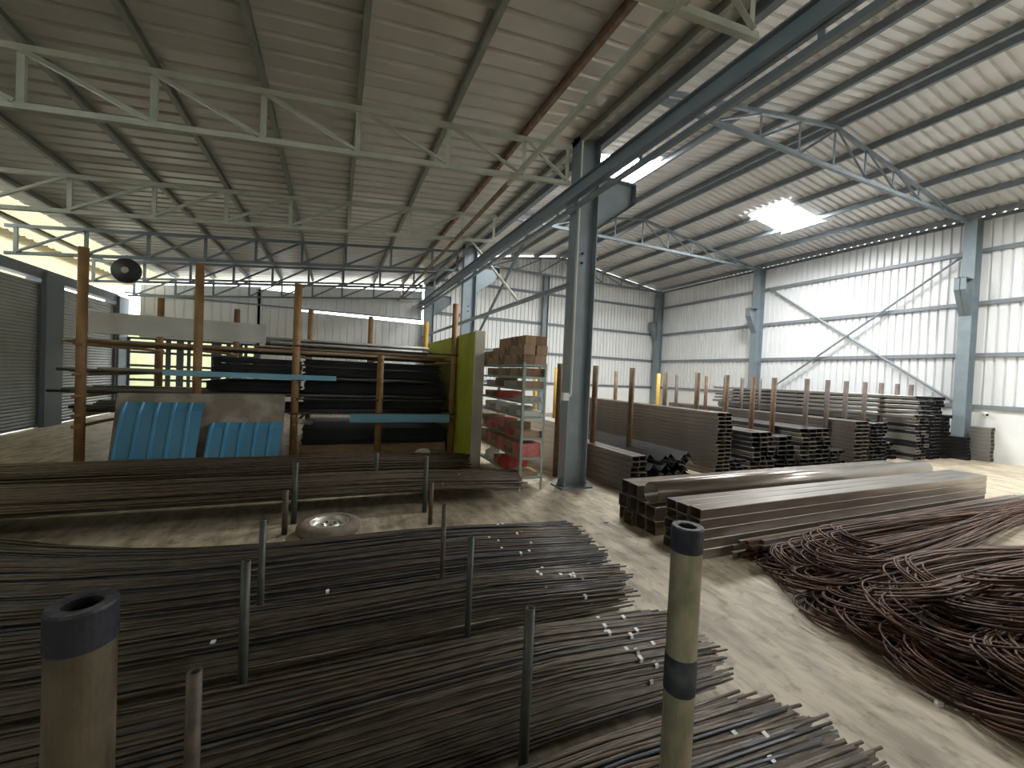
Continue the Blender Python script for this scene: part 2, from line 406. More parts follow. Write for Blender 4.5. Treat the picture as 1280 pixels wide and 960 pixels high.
PXR = [RIDGE-.16-1.19*i for i in range(6)] + [RIDGE+.16+1.19*i for i in range(6)]
for x in PXR:
    b = MB(); z = zroof(x)-.075; cee(b, (x, YF, z), (x, YB, z), .07, .14); b.build('purlin', 'purlin_right', ce)
b = MB(); z = zroof(XR)-.10; cee(b, (XR-.03, YF, z), (XR-.03, YB, z), .05, .07); b.build('eave_strut', 'purlin_right', ce)

# ------------------------------------------------------------------ lean-to roof
cl = struct('ceiling_left')
XT = -5.55
L = math.hypot(XC+.25-XT, SL*(XC+.25-XT)); tme = rib_sheet(1.08, math.hypot(XT-XL+.5, SL*(XT-XL+.5)), .27, .035, .03, .08, 'roof_sheet', 'awning_sheet')
me = rib_sheet(1.08, L, .27, .045, .035, .08, 'roof_sheet', 'roof_left')
y = YF-.2
while y < YB+.3:
    place('roof_sheet', me, cl, (XC+.25, y, zlean(XC+.25)), (0,1,0), (-1,0,-SL)); place('roof_sheet', tme, cl, (XT, y, zlean(XT)), (0,1,0), (-1,0,-SL)); y += 1.08
LX = [3.42, 2.50, 1.35, .18, -.86, -1.88, -2.91, -3.98, -5.05, -6.15]
for x in LX:
    b = MB(); z = zlean(x)-.06; cee(b, (x, YF, z), (x, YB, z), .06, .11); b.build('purlin', 'rusty_paint' if x == 2.50 else 'purlin_left', cl)
b = MB(); z = zlean(3.8)-.07; cee(b, (3.80, YF, z), (3.80, YB, z), .10, .14); b.build('edge_gutter', 'purlin_right', cl)
MB().bar((2.36, YF, 4.70), (2.36, 5.95, 4.70), .05, .06).build('tie_bar', 'pale_steel', cl)
MB().bar((2.36, 5.95, 4.70), (2.36, YB, 4.70), .05, .06).build('tie_bar', 'rusty_paint', cl)

# ------------------------------------------------------------------ carrier beam and bracing on the column line
bm = thing('carrier_beam', 'long blue-grey steel I-beam running diagonally overhead past the columns', 'beam', (3.24, 5, 4.4))
bm_z0, bm_z1 = 4.455, 4.660
b = MB(); b.box(3.235, 3.247, YF, YB, bm_z0, bm_z1); b.build('web', 'blue_steel', bm)
b = MB(); b.box(3.185, 3.30, YF, YB, bm_z1-.014, bm_z1); b.build('flange', 'blue_steel', bm)
b = MB(); b.box(3.185, 3.30, YF, YB, bm_z0, bm_z0+.014); b.build('flange', 'blue_steel', bm)
rl = thing('rail_channel', 'slim pale channel rail hung just below the overhead I-beam', 'rail', (3.30, 5, 4.3))
cc = MB(); cc.prism([(-.03,-.03),(.03,-.03),(.03,-.022),(-.022,-.022),(-.022,.022),(.03,.022),(.03,.03),(-.03,.03)], (3.315, YF, 4.375), (3.315, YB, 4.375)); cc.build('channel', 'truss_grey', rl)
for yy in range(-6, 18, 2): MB().box(3.285, 3.30, yy, yy+.05, 4.40, 4.456).build('clip', 'blue_steel', rl)
t = thing('tie_beam', 'grey horizontal tie pipe between the middle columns', 'tie', (3.42, 5.75, 3.25))
MB().cyl((3.42, 5.75, 3.25), (3.42, YB, 3.25), .045, 10).build('pipe', 'truss_grey', t)
t = thing('brace_rod', 'pale diagonal brace pipe falling from the second column top', 'brace', (3.42, 10.8, 5.3))
MB().cyl((3.335, 10.9, 5.36), (3.335, 7.6, 3.25), .030, 8).build('pipe', 'conduit', t)
t = thing('brace_rod', 'grey diagonal brace pipe rising between the first two columns', 'brace', (3.5, 8.4, 4.2))
MB().cyl((3.50, 7.6, 4.62), (3.50, 11.7, 2.10), .035, 8).build('pipe', 'truss_grey', t)

# ------------------------------------------------------------------ steel columns
def isec(b, x0, x1, y, wy, z0, z1, tf=.016, tw=.012):
    b.box(x0, x0+tf, y-wy/2, y+wy/2, z0, z1); b.box(x1-tf, x1, y-wy/2, y+wy/2, z0, z1); b.box(x0+tf, x1-tf, y-tw/2, y+tw/2, z0, z1)
def corbel(parent, xs, sgn, y, z1=5.02, ln=.72, h0=.33, h1=.88, wy=.22, m='blue_steel'):
    b = MB(); xe = xs+sgn*ln
    b.box(min(xs, xe), max(xs, xe), y-wy/2, y+wy/2, z1-.016, z1)
    poly = [(xs, z1-.016), (xe, z1-.016), (xe, z1-h0), (xs, z1-h1)]
    n = 4
    b.add([(px, y-.008, pz) for px, pz in poly]+[(px, y+.008, pz) for px, pz in poly], [(0,1,2,3),(7,6,5,4)]+[(i, (i+1) % n, n+(i+1) % n, n+i) for i in range(n)])
    b.add([(xe, y-wy/2, z1-h0), (xe, y+wy/2, z1-h0), (xs, y+wy/2, z1-h1), (xs, y-wy/2, z1-h1)], [(0,1,2,3)])
    b.add([(xe, y-wy/2, z1), (xe, y+wy/2, z1), (xe, y+wy/2, z1-h0), (xe, y-wy/2, z1-h0)], [(0,1,2,3)])
    b.build('corbel', m, parent)
def mid_column(y, label, conduit=False):
    t = thing('steel_column', label, 'column', (XC, y, 0))
    b = MB(); isec(b, XC-.21, XC+.19, y, .22, .02, zroof(XC)-.1); b.build('shaft', 'blue_steel', t)
    MB().box(XC-.29, XC+.27, y-.19, y+.19, 0, .025).build('base_plate', 'blue_steel', t)
    for sx in (-.21, .19):
        for d in (-1, 1):
            MB().add([(XC+sx, y+d*.02-.005, .025), (XC+sx+(.09 if sx > 0 else -.09)*.9, y+d*.02-.005, .025), (XC+sx, y+d*.02-.005, .17),
                      (XC+sx, y+d*.02+.005, .025), (XC+sx+(.09 if sx > 0 else -.09)*.9, y+d*.02+.005, .025), (XC+sx, y+d*.02+.005, .17)],
                     [(0,1,2),(5,4,3),(0,3,4,1),(1,4,5,2),(2,5,3,0)]).build('gusset', 'blue_steel', t)
    corbel(t, XC+.19, 1, y)
    MB().box(3.30, XC-.21, y-.09, y+.09, bm_z0-.03, bm_z0).build('beam_seat', 'blue_steel', t)
    for zz in (3.6, 3.75): MB().cyl((XC-.02, y-.02, zz), (XC-.02, y-.03, zz), .02, 8).build('bolt', 'hole_dark', t)
    return t
c1 = mid_column(CY[1], 'tall blue-grey steel column standing on the floor beside the shelf unit')
mid_column(CY[2], 'blue-grey steel column rising behind the green wall')
mid_column(YB-.35, 'farthest middle steel column with corbel against the back wall')
mid_column(CY[0], 'middle steel column just behind the camera position')
t = thing('conduit_pipe', 'thin cream conduit running down the tall near column to a switch box', 'conduit', (3.41, 5.575, 1.5))
MB().sweep([(3.42, 5.56, 5.5), (3.42, 5.56, 1.56), (3.42, 5.56, 1.50), (3.40, 5.56, 1.47), (3.36, 5.56, 1.46)], .014, 6).build('pipe', 'conduit', t)
MB().box(3.27, 3.37, 5.53, 5.60, 1.40, 1.52).build('switch_box', 'white_plastic', t)
def side_column(x0, x1, y, label, sgn=-1, corb=True, open_corbel=False):
    t = thing('steel_column', label, 'column', ((x0+x1)/2, y, 0))
    b = MB(); isec(b, x0, x1, y, .26, .02, zroof(x1)-.06); b.build('shaft', 'blue_steel', t)
    MB().box(x0-.06, x1, y-.19, y+.19, 0, .025).build('base_plate', 'blue_steel', t)
    if corb: corbel(t, x0, -1, y, 4.97, .40, .33, 1.02, .24)
    return t
side_column(15.98, 16.36, 5.58, 'blue-grey wall column at the right edge above the low white wall')
side_column(15.98, 16.36, 11.85, 'blue-grey wall column in the middle of the right wall')
side_column(15.98, 16.36, YB-.25, 'corner wall column where the back and right walls meet')
side_column(15.98, 16.36, -.45, 'right wall column outside the photo frame')
t = thing('steel_column', 'slim wall column in the middle of the back gable wall', 'column', (9.2, YB-.2, 0))
b = MB(); isec(b, 9.05, 9.33, YB-.2, .2, 0, 6.6); b.build('shaft', 'blue_steel', t)

# ------------------------------------------------------------------ trusses
def member(t, name, p0, p1, w, m, flip=1):
    if name in ('diagonal', 'vertical'):
        b = MB(); up = (0,0,1) if abs(p1[0]-p0[0]) > .05 else (0,1,0)
        q = [(-.006,-w/2),(w*.8,-w/2),(w*.8,-w/2+.008),(.006,-w/2+.008),(.006,w/2),(-.006,w/2)]   # angle with its wide leg towards the hall
        b.prism(q if up == (0,0,1) else [(-w/2,-w*.4),(w/2,-w*.4),(w/2,-w*.4+.008),(-w/2+.008,-w*.4+.008),(-w/2+.008,w*.4),(-w/2,w*.4)], p0, p1, up); b.build(name, m, t); return
    MB().bar(p0, p1, w*.8, w*.85).build(name, m, t)
def right_truss(y, label, m='truss_grey'):
    t = thing('roof_truss', label, 'truss', (RIDGE, y, 6.6), group='gable roof trusses of the right bay')
    zb = 6.62
    def zt(x): return zroof(x)-.20
    x0, x1 = XC+.2, 16.0
    member(t, 'top_chord', (x0, y, zt(x0)), (RIDGE, y, zt(RIDGE)), .08, m); member(t, 'top_chord', (RIDGE, y, zt(RIDGE)), (x1, y, zt(x1)), .08, m)
    MB().bar((x0, y, zb), (x1+.2, y, zb), .075, .085).build('bottom_chord', m, t)
    xs = [RIDGE + 1.19*i for i in range(-5, 6)]
    for i, x in enumerate(xs):
        if zt(x)-zb > .06: member(t, 'vertical', (x, y+.02, zb+.03), (x, y+.02, zt(x)-.03), .05, m)
    for i in range(len(xs)-1):
        a, c = xs[i], xs[i+1]
        if c <= RIDGE+.01: p0, p1 = (a, y-.02, zb+.04), (c, y-.02, zt(c)-.05)
        else: p0, p1 = (a, y-.02, zt(a)-.05), (c, y-.02, zb+.04)
        member(t, 'diagonal', p0, p1, .05, m)
right_truss(CY[1], 'nearest steel roof truss of the right bay, with open web under the ridge')
right_truss(CY[2], 'middle steel roof truss of the right bay, its pale lower chord lit by the skylight')
right_truss(YB-.3, 'end steel roof truss against the back gable wall')
def left_truss(y, label, m, kind):
    t = thing('lean_to_truss', label, 'truss', (-1, y, 4.5), group='sloping lattice trusses of the left bay')
    def zt(x): return zlean(x)-.165
    def zb(x): return zt(x)-.56
    x0, x1 = -6.3, 3.3
    member(t, 'top_chord', (x0, y, zt(x0)), (x1, y, zt(x1)), .075, m); member(t, 'bottom_chord', (x0, y, zb(x0)), (x1, y, zb(x1)), .075, m, -1)
    xs = [-6.15, -5.05, -3.98, -2.91, -1.88, -.86, .18, 1.35, 2.50, 3.25]
    for x in xs: member(t, 'vertical', (x, y+.03, zb(x)+.03), (x, y+.03, zt(x)-.03), .06, m)
    for a, c in zip(xs[:-1], xs[1:]):
        if kind: member(t, 'diagonal', (a+.03, y-.03, zt(a)-.03), (c-.03, y-.03, zb(c)+.03), .055, m)
        else: member(t, 'diagonal', (a+.03, y-.03, zb(a)+.03), (c-.03, y-.03, zt(c)-.03), .055, m)
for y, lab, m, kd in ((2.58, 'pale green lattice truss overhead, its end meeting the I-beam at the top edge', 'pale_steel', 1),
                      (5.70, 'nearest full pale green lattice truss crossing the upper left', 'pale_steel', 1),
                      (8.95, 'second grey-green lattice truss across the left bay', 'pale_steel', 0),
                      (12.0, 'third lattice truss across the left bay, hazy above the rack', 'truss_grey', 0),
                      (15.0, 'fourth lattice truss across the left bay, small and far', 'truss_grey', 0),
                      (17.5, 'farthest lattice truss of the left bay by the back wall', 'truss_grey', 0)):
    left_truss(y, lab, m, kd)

#PART2
# ================================================================== PART 2: things on the floor
# ------------------------------------------------------------------ foreground galvanised pipes
def tape_post(x, y, h, r, label, m, bands):
    t = thing('standing_pipe', label, 'pipe', (x, y, 0))
    MB().pipe((0,0,0), (0,0,h), r, r*.62, 28).build('pipe', m, t, False, loc=(0,0,0))
    MB().lathe([(r*.6, 0), (r*.6, h-.001)][::-1], 28).build('bore_shade', 'hole_dark', t, True, loc=(0,0,0))  # shade inside the pipe painted as a near-black lining
    for (z0, z1, mm, nm) in bands:
        b = MB(); n = 28; rr = r*1.035
        prof = [(r*.605, z1+.0015), (rr*.96, z1+.002), (rr, z1-.002), (rr, z0+.001), (r, z0)] if z1 >= h-.001 else [(r, z1), (rr, z1-.001), (rr, z0+.001), (r, z0)]
        b.lathe(prof[::-1], n); b.build(nm, mm, t, False, loc=(0,0,0))
    return t
tape_post(.722, .665, 1.437, .0325, 'galvanised pipe post on the right with a dark blue taped top and middle band', 'galvanised',
          ((1.385, 1.437, 'blue_tape', 'tape_cap'), (1.075, 1.155, 'worn_blue_tape', 'tape_band')))
tape_post(-.285, .69, 1.435, .034, 'thick stained pipe post at the lower left with a dark blue taped top', 'galvanised_old',
          ((1.385, 1.435, 'blue_tape', 'tape_cap'),))

# ------------------------------------------------------------------ rebar piles
def divider(x, y, h, r, label, m='thin_post', lean=0):
    o = MB().pipe((0,0,0), (lean,0,h), r, r*.7, 10).build('divider_post', m, None, True, loc=(x, y, 0))
    return tag(o, label, 'post', 'divider posts between the rebar piles')
divider(.77, 1.49, .80, .021, 'slim dark divider post right of centre between the two nearest rebar piles')
divider(-.36, 1.50, .81, .021, 'slim rusty divider post at the bottom left, just right of the thick taped pipe', 'rusty_post')
divider(.77, 2.28, .80, .019, 'slim dark divider post in the middle of the rebar, between the second and third piles')
divider(-.36, 2.30, .80, .021, 'slim dark divider post left of centre, between the second and third piles')
divider(.76, 2.88, .80, .018, 'slim divider post right of the wheel, behind the third rebar pile', 'rusty_post')
divider(-.37, 2.89, .80, .019, 'slim divider post left of the wheel, behind the third rebar pile')
divider(1.07, 4.67, .48, .026, 'short grey stub post on bare floor right of the wheel', 'rusty_post')
divider(-.42, 4.80, .46, .028, 'short grey stub post on bare floor beside the wheel', 'rusty_post')
divider(1.09, 5.10, .70, .030, 'dark divider post in front of the far rebar pile, right one')
divider(-.36, 5.12, .68, .030, 'dark divider post in front of the far rebar pile, left one')
divider(.62, 6.35, .52, .03, 'small dark divider post between the two far rebar piles')

def bar_path(xr, xl, y, z, bow, droop, wob, ph, n=14, mound=0):
    pts = []
    for i in range(n+1):
        u = i/n; x = xr + (xl-xr)*u
        d = max(0, -x-.2)
        yy = y + bow*d*d + wob*math.sin(1.3*x+ph)
        zz = z*(1 - droop*max(0, (x-1.0)/1.3)) + .5*wob*math.sin(2.1*x+ph*1.7)
        pts.append((x, yy, max(.012, zz)))
    return pts
def pile(y0, y1, z0, ntop, nfill, xr, xl, rad, bow, mats, label, group, droop=.3, skew=0., xrs=.18, front=.0, ptags=0, base=.06, shape=.55):
    # heap profile: height over the width, a low mound
    def h(u): return base + (z0-base)*(1-abs(2*u-1)**(2.6))**shape
    # the bulk under the surface
    fb = MB()
    for i in range(nfill):
        u = R.uniform(.04, .96); zz = max(.02, h(u)-.006-abs(R.gauss(0, .03))); y = y0+(y1-y0)*u
        fb.sweep(bar_path(xr + skew*(u-.5) + R.uniform(-xrs, xrs*.5), xl+R.uniform(-.2, .4), y, zz, bow*(.4+u), droop, R.uniform(0, .02), R.uniform(0, 6), 7), rad, 4)
    o = fb.build('rebar_fill', mats[0]); tag(o, label.replace('steel reinforcing bar lying on top of', 'mass of reinforcing bars inside'), 'rebar', None, 'stuff')
    tg = 0
    for i in range(ntop):
        u = (i+.5)/ntop + R.uniform(-.4, .4)/ntop; y = y0+(y1-y0)*u
        zz = h(u)+R.uniform(-.012, .012)
        sl = R.choice((R.uniform(-.012, .012), R.uniform(-.012, .012), R.uniform(-.035, .035)))
        xe = xr + skew*(u-.5) + R.uniform(-xrs, xrs)
        pts = bar_path(xe, xl+R.uniform(-.2, .4), y, zz, bow*(.4+u), droop, R.uniform(0, .018), R.uniform(0, 6), 14)
        pts = [(px, py+sl*(px-1), pz) for px, py, pz in pts]
        o = tag(MB().sweep(pts, rad*R.uniform(.85, 1.12), 6).build('reinforcing_bar', R.choice(mats), None, True), label, 'rebar', group)
        if tg < ptags and R.random() < ptags/ntop*1.3:
            tg += 1; k = R.uniform(1.35, 1.75) if R.random() < .9 else R.uniform(-.6, .3)
            j = max(q for q in range(len(pts)-1) if pts[q][0] >= k or q == 0); f = (pts[j][0]-k)/(pts[j][0]-pts[j+1][0]); f = min(1, max(0, f)); p = Vector(pts[j]).lerp(Vector(pts[j+1]), f)
            MB().add([(p.x-.010, p.y-.016, p.z+rad+.001), (p.x+.012, p.y-.014, p.z+rad+.001), (p.x+.014, p.y+.012, p.z+rad+.004), (p.x-.008, p.y+.012, p.z+rad+.004),
                      (p.x-.010, p.y-.018, p.z+rad-.018), (p.x+.012, p.y-.016, p.z+rad-.018)], [(0,1,2,3),(4,5,1,0)]).build('paper_tag', 'paper', o)
RB = ['rebar', 'rebar', 'rebar', 'rebar_brown', 'rebar_blue']
pile(.55, 1.47, .36, 66, 460, 2.02, -2.6, .0078, .0, RB, 'dark steel reinforcing bar lying on top of the nearest pile at the bottom edge', 'bars of the nearest rebar pile', .35, -.25, .16, ptags=10)
pile(1.55, 2.22, .36, 60, 400, 2.02, -4.4, .0066, .014, RB, 'dark steel reinforcing bar lying on top of the second pile from the camera', 'bars of the second rebar pile', .35, -.1, .14, ptags=17)
pile(2.38, 2.81, .36, 46, 260, 2.10, -5.4, .0066, .04, RB, 'dark steel reinforcing bar lying on top of the third pile from the camera', 'bars of the third rebar pile', .35, .1, .14, ptags=13)
pile(3.00, 4.12, .28, 62, 480, 2.35, -5.6, .0075, .10, ['rebar_blue', 'rebar', 'rebar_brown', 'rebar'], 'dark steel reinforcing bar lying on top of the wide fourth pile before the wheel', 'bars of the fourth rebar pile', .4, .1, .16, ptags=17)
pile(5.20, 6.05, .36, 38, 200, 2.55, -5.4, .0115, .012, ['rebar', 'rebar_brown'], 'dark steel reinforcing bar lying on top of the far pile behind the wheel', 'bars of the pile behind the wheel', .2, .2, .12, ptags=4, base=.2, shape=.4)
pile(6.50, 7.35, .36, 26, 160, 2.15, -4.6, .012, .0, ['rebar', 'rebar_brown'], 'dark steel reinforcing bar lying on top of the farthest pile below the rack', 'bars of the farthest rebar pile', .2, .2, .12, ptags=2, base=.2, shape=.4)

# dark plate by the end of the nearest pile, small floor scraps
o = MB().prism([(-.08,-.10),(.07,-.11),(.08,.09),(-.05,.10)], (2.30, 1.04, .001), (2.30, 1.04, .010), (0,1,0)).build('steel_plate', 'plate_dark')
tag(o, 'small dark steel plate on the floor at the end of the nearest rebar pile', 'plate')
for (x, y, lab) in ((3.12, 4.12, 'crumpled white scrap on the floor by the square tube bundle'), (3.2, 1.12, 'white scrap at the foot of the rusty coil heap')):
    b = MB(); b.lathe([(.001,0),(.05,.0),(.045,.02),(.02,.035),(.001,.03)], 7)
    b.v = [(vx*.7+R.uniform(-.006,.006), vy*.4+R.uniform(-.006,.006), vz*.6) for vx, vy, vz in b.v]
    tag(b.build('paper_scrap', 'paper', None, False, loc=(x, y, .001)), lab, 'scrap')

# ------------------------------------------------------------------ old wheel lying flat
t = thing('car_wheel', 'old dusty car wheel lying flat between the rebar piles', 'wheel', (0.0, 4.74, 0))
MB().lathe([(.195,.03),(.25,.0),(.29,.01),(.315,.04),(.315,.08),(.29,.115),(.25,.13),(.205,.12),(.195,.11),(.195,.03)], 32).build('tyre', 'tyre', t, True, loc=(0,0,0))
rm = MB().lathe([(.20,.118),(.19,.123),(.178,.105),(.165,.065),(.12,.062),(.10,.09),(.075,.095),(.05,.082),(.045,.062),(.001,.062)], 32).build('rim', 'rim', t, True, loc=(0,0,0))
for k in range(8):
    a = k*math.pi/4; MB().cyl((.142*math.cos(a), .142*math.sin(a), .06), (.142*math.cos(a), .142*math.sin(a), .067), .015, 8).build('vent_hole', 'hole_dark', rm, loc=(0,0,0))
for k in range(4):
    a = k*math.pi/2+.3; MB().cyl((.06*math.cos(a), .06*math.sin(a), .08), (.06*math.cos(a), .06*math.sin(a), .100), .010, 6).build('bolt_hole', 'hole_dark', rm, loc=(0,0,0))

# ------------------------------------------------------------------ bundle of square tubes along X on the right
def xtube(L, w, h, m, loc, label, group, wall=.006):
    b = MB().rtube(L, w, h, wall); b.v = [(vy, -vx, vz) for vx, vy, vz in b.v]
    return tag(b.build('square_tube', m, None, False, loc=loc), label, 'tube', group)
ORDX = 'first second third fourth fifth'.split()
g1 = 'square tubes of the bundle behind the round pipe'
for r, (cols, z) in enumerate(((4, 0), (4, .165), (2, .33))):
    for c in range(cols):
        xtube(5.95, .158, .160, 'bundle_steel', (3.38+R.uniform(-.04,.04)+(.02*r), 4.16-.163*c, z+.002), 'dark square tube, %s row up, %s from the back, behind the big round pipe' % (ORDX[r], ORDX[c]), g1)
t = MB().pipe((0,0,0), (6.05,0,0), .125, .119, 28).build('round_pipe', 'bundle_steel', None, True, loc=(3.42, 3.70, .462)); tag(t, 'single big round steel pipe lying between the two square tube stacks', 'pipe')
g2 = 'square tubes of the front bundle'
for r in range(5):
    for c in range(3):
        xtube(6.15, .142, .100, 'bundle_steel', (3.34+R.uniform(-.03,.03), 3.31-.1445*c, .102*r+.002), 'dark square tube, %s row up, %s from the back, in the front stack' % (ORDX[r], ORDX[c]), g2, .005)
# thin square bars in front of it
sbm = {}
for r in range(5):
    for c in range(7-r):
        mm = ('tube_brown', 'bundle_steel', 'rebar_rust2')[(r+c) % 3]
        if mm not in sbm: sbm[mm] = MB().box(0, 6.3, -.017, .017, 0, .034).mesh('square_bar', mm)
        o = link('square_bar', sbm[mm], None, (3.85+R.uniform(-.12,.12)+.06*c, 2.87-.037*c-R.uniform(0,.003), .002+.036*r))
        tag(o, 'thin brown square bar in the low bundle beside the square tubes', 'bar', 'thin square bars beside the square tubes')

# ------------------------------------------------------------------ rusty folded rebar bundles
def folded(x_bend, x_end, yb, zb, ye, ze, rad, spread, n, label, tilt=.0, mats=('rebar_rust', 'rebar_rust2'), loopw=1.0, sag=0, fan=.1):
    t = thing('folded_rebar', label, 'rebar', (x_bend, yb, 0), 'rusty folded rebar bundles')
    for k in range(n):
        r = rad*R.uniform(.75, 1.2); cx = x_bend + R.uniform(-.05, .28)+r; cyy = yb+R.uniform(-.07, .07); cz = max(.03, zb+R.uniform(-.08, .06))
        xe = x_end + R.uniform(-.5, .3); e1 = ye + R.uniform(-fan, fan); e2 = ye + R.uniform(-fan, fan); z1 = max(.02, ze+R.uniform(-.05, .07)); z2 = max(.02, ze+R.uniform(-.05, .07))
        pts = []
        m = 11
        for i in range(m):      # far leg coming in
            u = i/m; s = u*u*(3-2*u); x = xe + (cx-xe)*u
            pts.append((x, e1+(cyy+r-e1)*s, z1+(cz+tilt*r-z1)*s - sag*math.sin(math.pi*u)))
        for i in range(13):     # the bend
            a = math.pi/2 + math.pi*i/12
            pts.append((cx+r*loopw*math.cos(a), cyy+r*math.sin(a), cz+tilt*r*math.sin(a)))
        for i in range(1, m+1):
            u = 1-i/m; s = u*u*(3-2*u); x = xe + (cx-xe)*u
            pts.append((x, e2+(cyy-r-e2)*s, z2+(cz-tilt*r-z2)*s - sag*math.sin(math.pi*u)))
        pts = [(a, b_, max(.010, c)) for a, b_, c in pts]
        MB().sweep(pts, R.choice((.0065, .0075, .009)), 5).build('rod', R.choice(mats), t, True)
# rear heap next to the flat bars
rear = [(3.75, 9.4, 2.52, .05, 2.62, .05, .17), (3.85, 9.7, 2.42, .14, 2.60, .08, .20), (3.70, 9.2, 2.30, .05, 2.55, .04, .20), (4.05, 9.9, 2.30, .22, 2.55, .10, .22),
        (3.60, 9.3, 2.15, .12, 2.50, .06, .21), (4.0, 9.8, 2.08, .26, 2.45, .10, .24), (4.4, 9.9, 2.30, .30, 2.50, .16, .20)]
places = ['lowest, against the flat bars', 'second one up from the flat bars', 'low one at the left tip of the rear heap', 'raised one in the middle of the rear heap',
          'left one curling out at the front of the rear heap', 'broad open loop on top of the rear heap', 'uppermost one of the rear heap, ends flared to the right']
for (xb, xe, yb, zb, ye, ze, rd), pl in zip(rear, places):
    folded(xb, xe, yb, zb, ye, ze, rd, .1, 16, 'rusty folded rebar bundle, ' + pl, R.uniform(-.3, .3), fan=.10)
# front heap
front = [(3.35, 8.0, 1.85, .06, 1.5, .08, .26), (3.50, 8.3, 1.80, .22, 1.5, .2, .24), (3.75, 8.4, 1.72, .36, 1.45, .3, .24), (3.35, 7.6, 1.55, .10, 1.2, .1, .27),
         (3.55, 8.2, 1.48, .30, 1.3, .25, .26), (3.95, 8.6, 1.55, .46, 1.35, .38, .22), (3.25, 7.4, 1.22, .10, .9, .12, .27), (3.55, 7.8, 1.18, .30, 1.0, .25, .28),
         (3.90, 8.2, 1.22, .48, 1.05, .40, .26), (3.22, 7.2, .92, .12, .6, .12, .28), (3.50, 7.6, .88, .34, .7, .3, .27), (3.95, 8.0, .92, .54, .8, .45, .25),
         (3.40, 7.2, .58, .14, .3, .14, .27), (3.70, 7.4, .55, .42, .4, .38, .27), (4.4, 8.6, 1.35, .58, 1.2, .5, .2)]
places = ['lowest at rear left of the front heap', 'second layer at the rear left of the front heap', 'third layer at the rear left of the front heap',
          'bottom one spilling left at the middle of the front heap', 'middle layer in the centre of the front heap', 'high one at the back of the front heap',
          'bottom one spilling onto the floor, nearer the camera', 'middle layer nearer the camera', 'upper layer nearer the camera',
          'bottom one at the lower right, by the white scrap', 'middle layer at the lower right', 'upper layer at the lower right edge',
          'bottom one at the right edge of the photo', 'raised one at the right edge of the photo', 'topmost of the whole front heap']
for (xb, xe, yb, zb, ye, ze, rd), pl in zip(front, places):
    folded(xb, xe, yb-.04, zb*.66, ye-.1, ze*.6, rd, .1, 24, 'rusty folded rebar bundle, ' + pl, R.uniform(-.45, .35), fan=.16)

# ------------------------------------------------------------------ tube stacks along Y on the right, with posts between them
MESHC = {}
def ytube(w, h, L, m, loc, label, group, name='steel_tube', rz=0):
    key = (w, h, L, m)
    if key not in MESHC: MESHC[key] = MB().rtube(L, w, h, min(.006, h*.12)).mesh(name, m)
    return tag(link(name, MESHC[key], None, loc, rz), label, 'tube', group)
ORD = 'first second third fourth fifth sixth seventh eighth ninth tenth eleventh twelfth thirteenth fourteenth fifteenth sixteenth seventeenth eighteenth'.split()
def stack(x0, x1, y, ztop, ncol, nrow, m, what, L=6.0, jit=.05, m2=None, skip=0):
    w_ = (x1-x0)/ncol; h_ = ztop/nrow
    for c in range(ncol):
        for r in range(nrow - (R.randint(0, skip) if skip else 0)):
            ytube(round(w_-.004, 4), round(h_-.002, 4), L, m2 if (m2 and R.random() < .4) else m, (x0+w_*(c+.5), y+R.uniform(-jit, jit), r*h_+.002), 'steel tube, %s layer up, %s column, in %s' % (ORD[r], ORD[c], what), 'tubes of ' + what)
stack(4.20, 4.50, 5.00, .60, 2, 7, 'tube_brown', 'the low stack right behind the near column', 6.2, .02)
stack(6.69, 7.06, 5.58, 1.22, 2, 16, 'tube_brown', 'the tall flat-faced stack', 6.0, .03)
stack(7.22, 7.72, 5.75, .26, 3, 4, 'tube_dark', 'the small stack right of the tall one', 6.0, .08)
stack(7.90, 8.57, 5.75, .80, 3, 8, 'tube_dark', 'the dark stack behind the small one', 6.0, .05, 'tube_brown')
stack(8.72, 9.27, 5.80, .70, 2, 7, 'tube_dark', 'the dark stack left of mid row', 6.0, .08)
stack(9.44, 10.46, 5.75, .86, 4, 9, 'tube_dark', 'the stepped stack in mid row', 6.0, .05, 'tube_brown')
stack(10.64, 11.28, 5.85, .34, 3, 4, 'tube_dark', 'the low stack right of mid row', 6.0, .1)
stack(11.46, 12.05, 5.75, 1.02, 2, 11, 'tube_brown', 'the broad brown stack', 6.0, .03)
stack(12.24, 12.88, 5.80, .97, 3, 11, 'tube_dark', 'the dark stack beside the brown one', 6.0, .06)
stack(13.10, 13.66, 5.95, .42, 3, 5, 'tube_dark', 'the knee-high stack', 6.0, .08)
stack(13.86, 14.47, 5.60, 1.12, 3, 13, 'tube_dark', 'the stack under the loose upper tubes', 6.0, .04, 'tube_grey')
stack(14.66, 15.21, 5.62, 1.68, 3, 18, 'tube_dark', 'the tallest dark stack near the wall', 6.0, .04)
stack(15.39, 15.72, 5.60, 1.20, 2, 13, 'tube_dark', 'the chest-high stack by the wall', 6.0, .06)
stack(15.76, 15.94, 5.30, .62, 1, 7, 'tube_dark', 'the low stack at the wall column', 6.0, .05)
stack(16.14, 16.36, 4.98, .92, 1, 9, 'tube_grey', 'the grey stack against the low white wall', .42, .01)
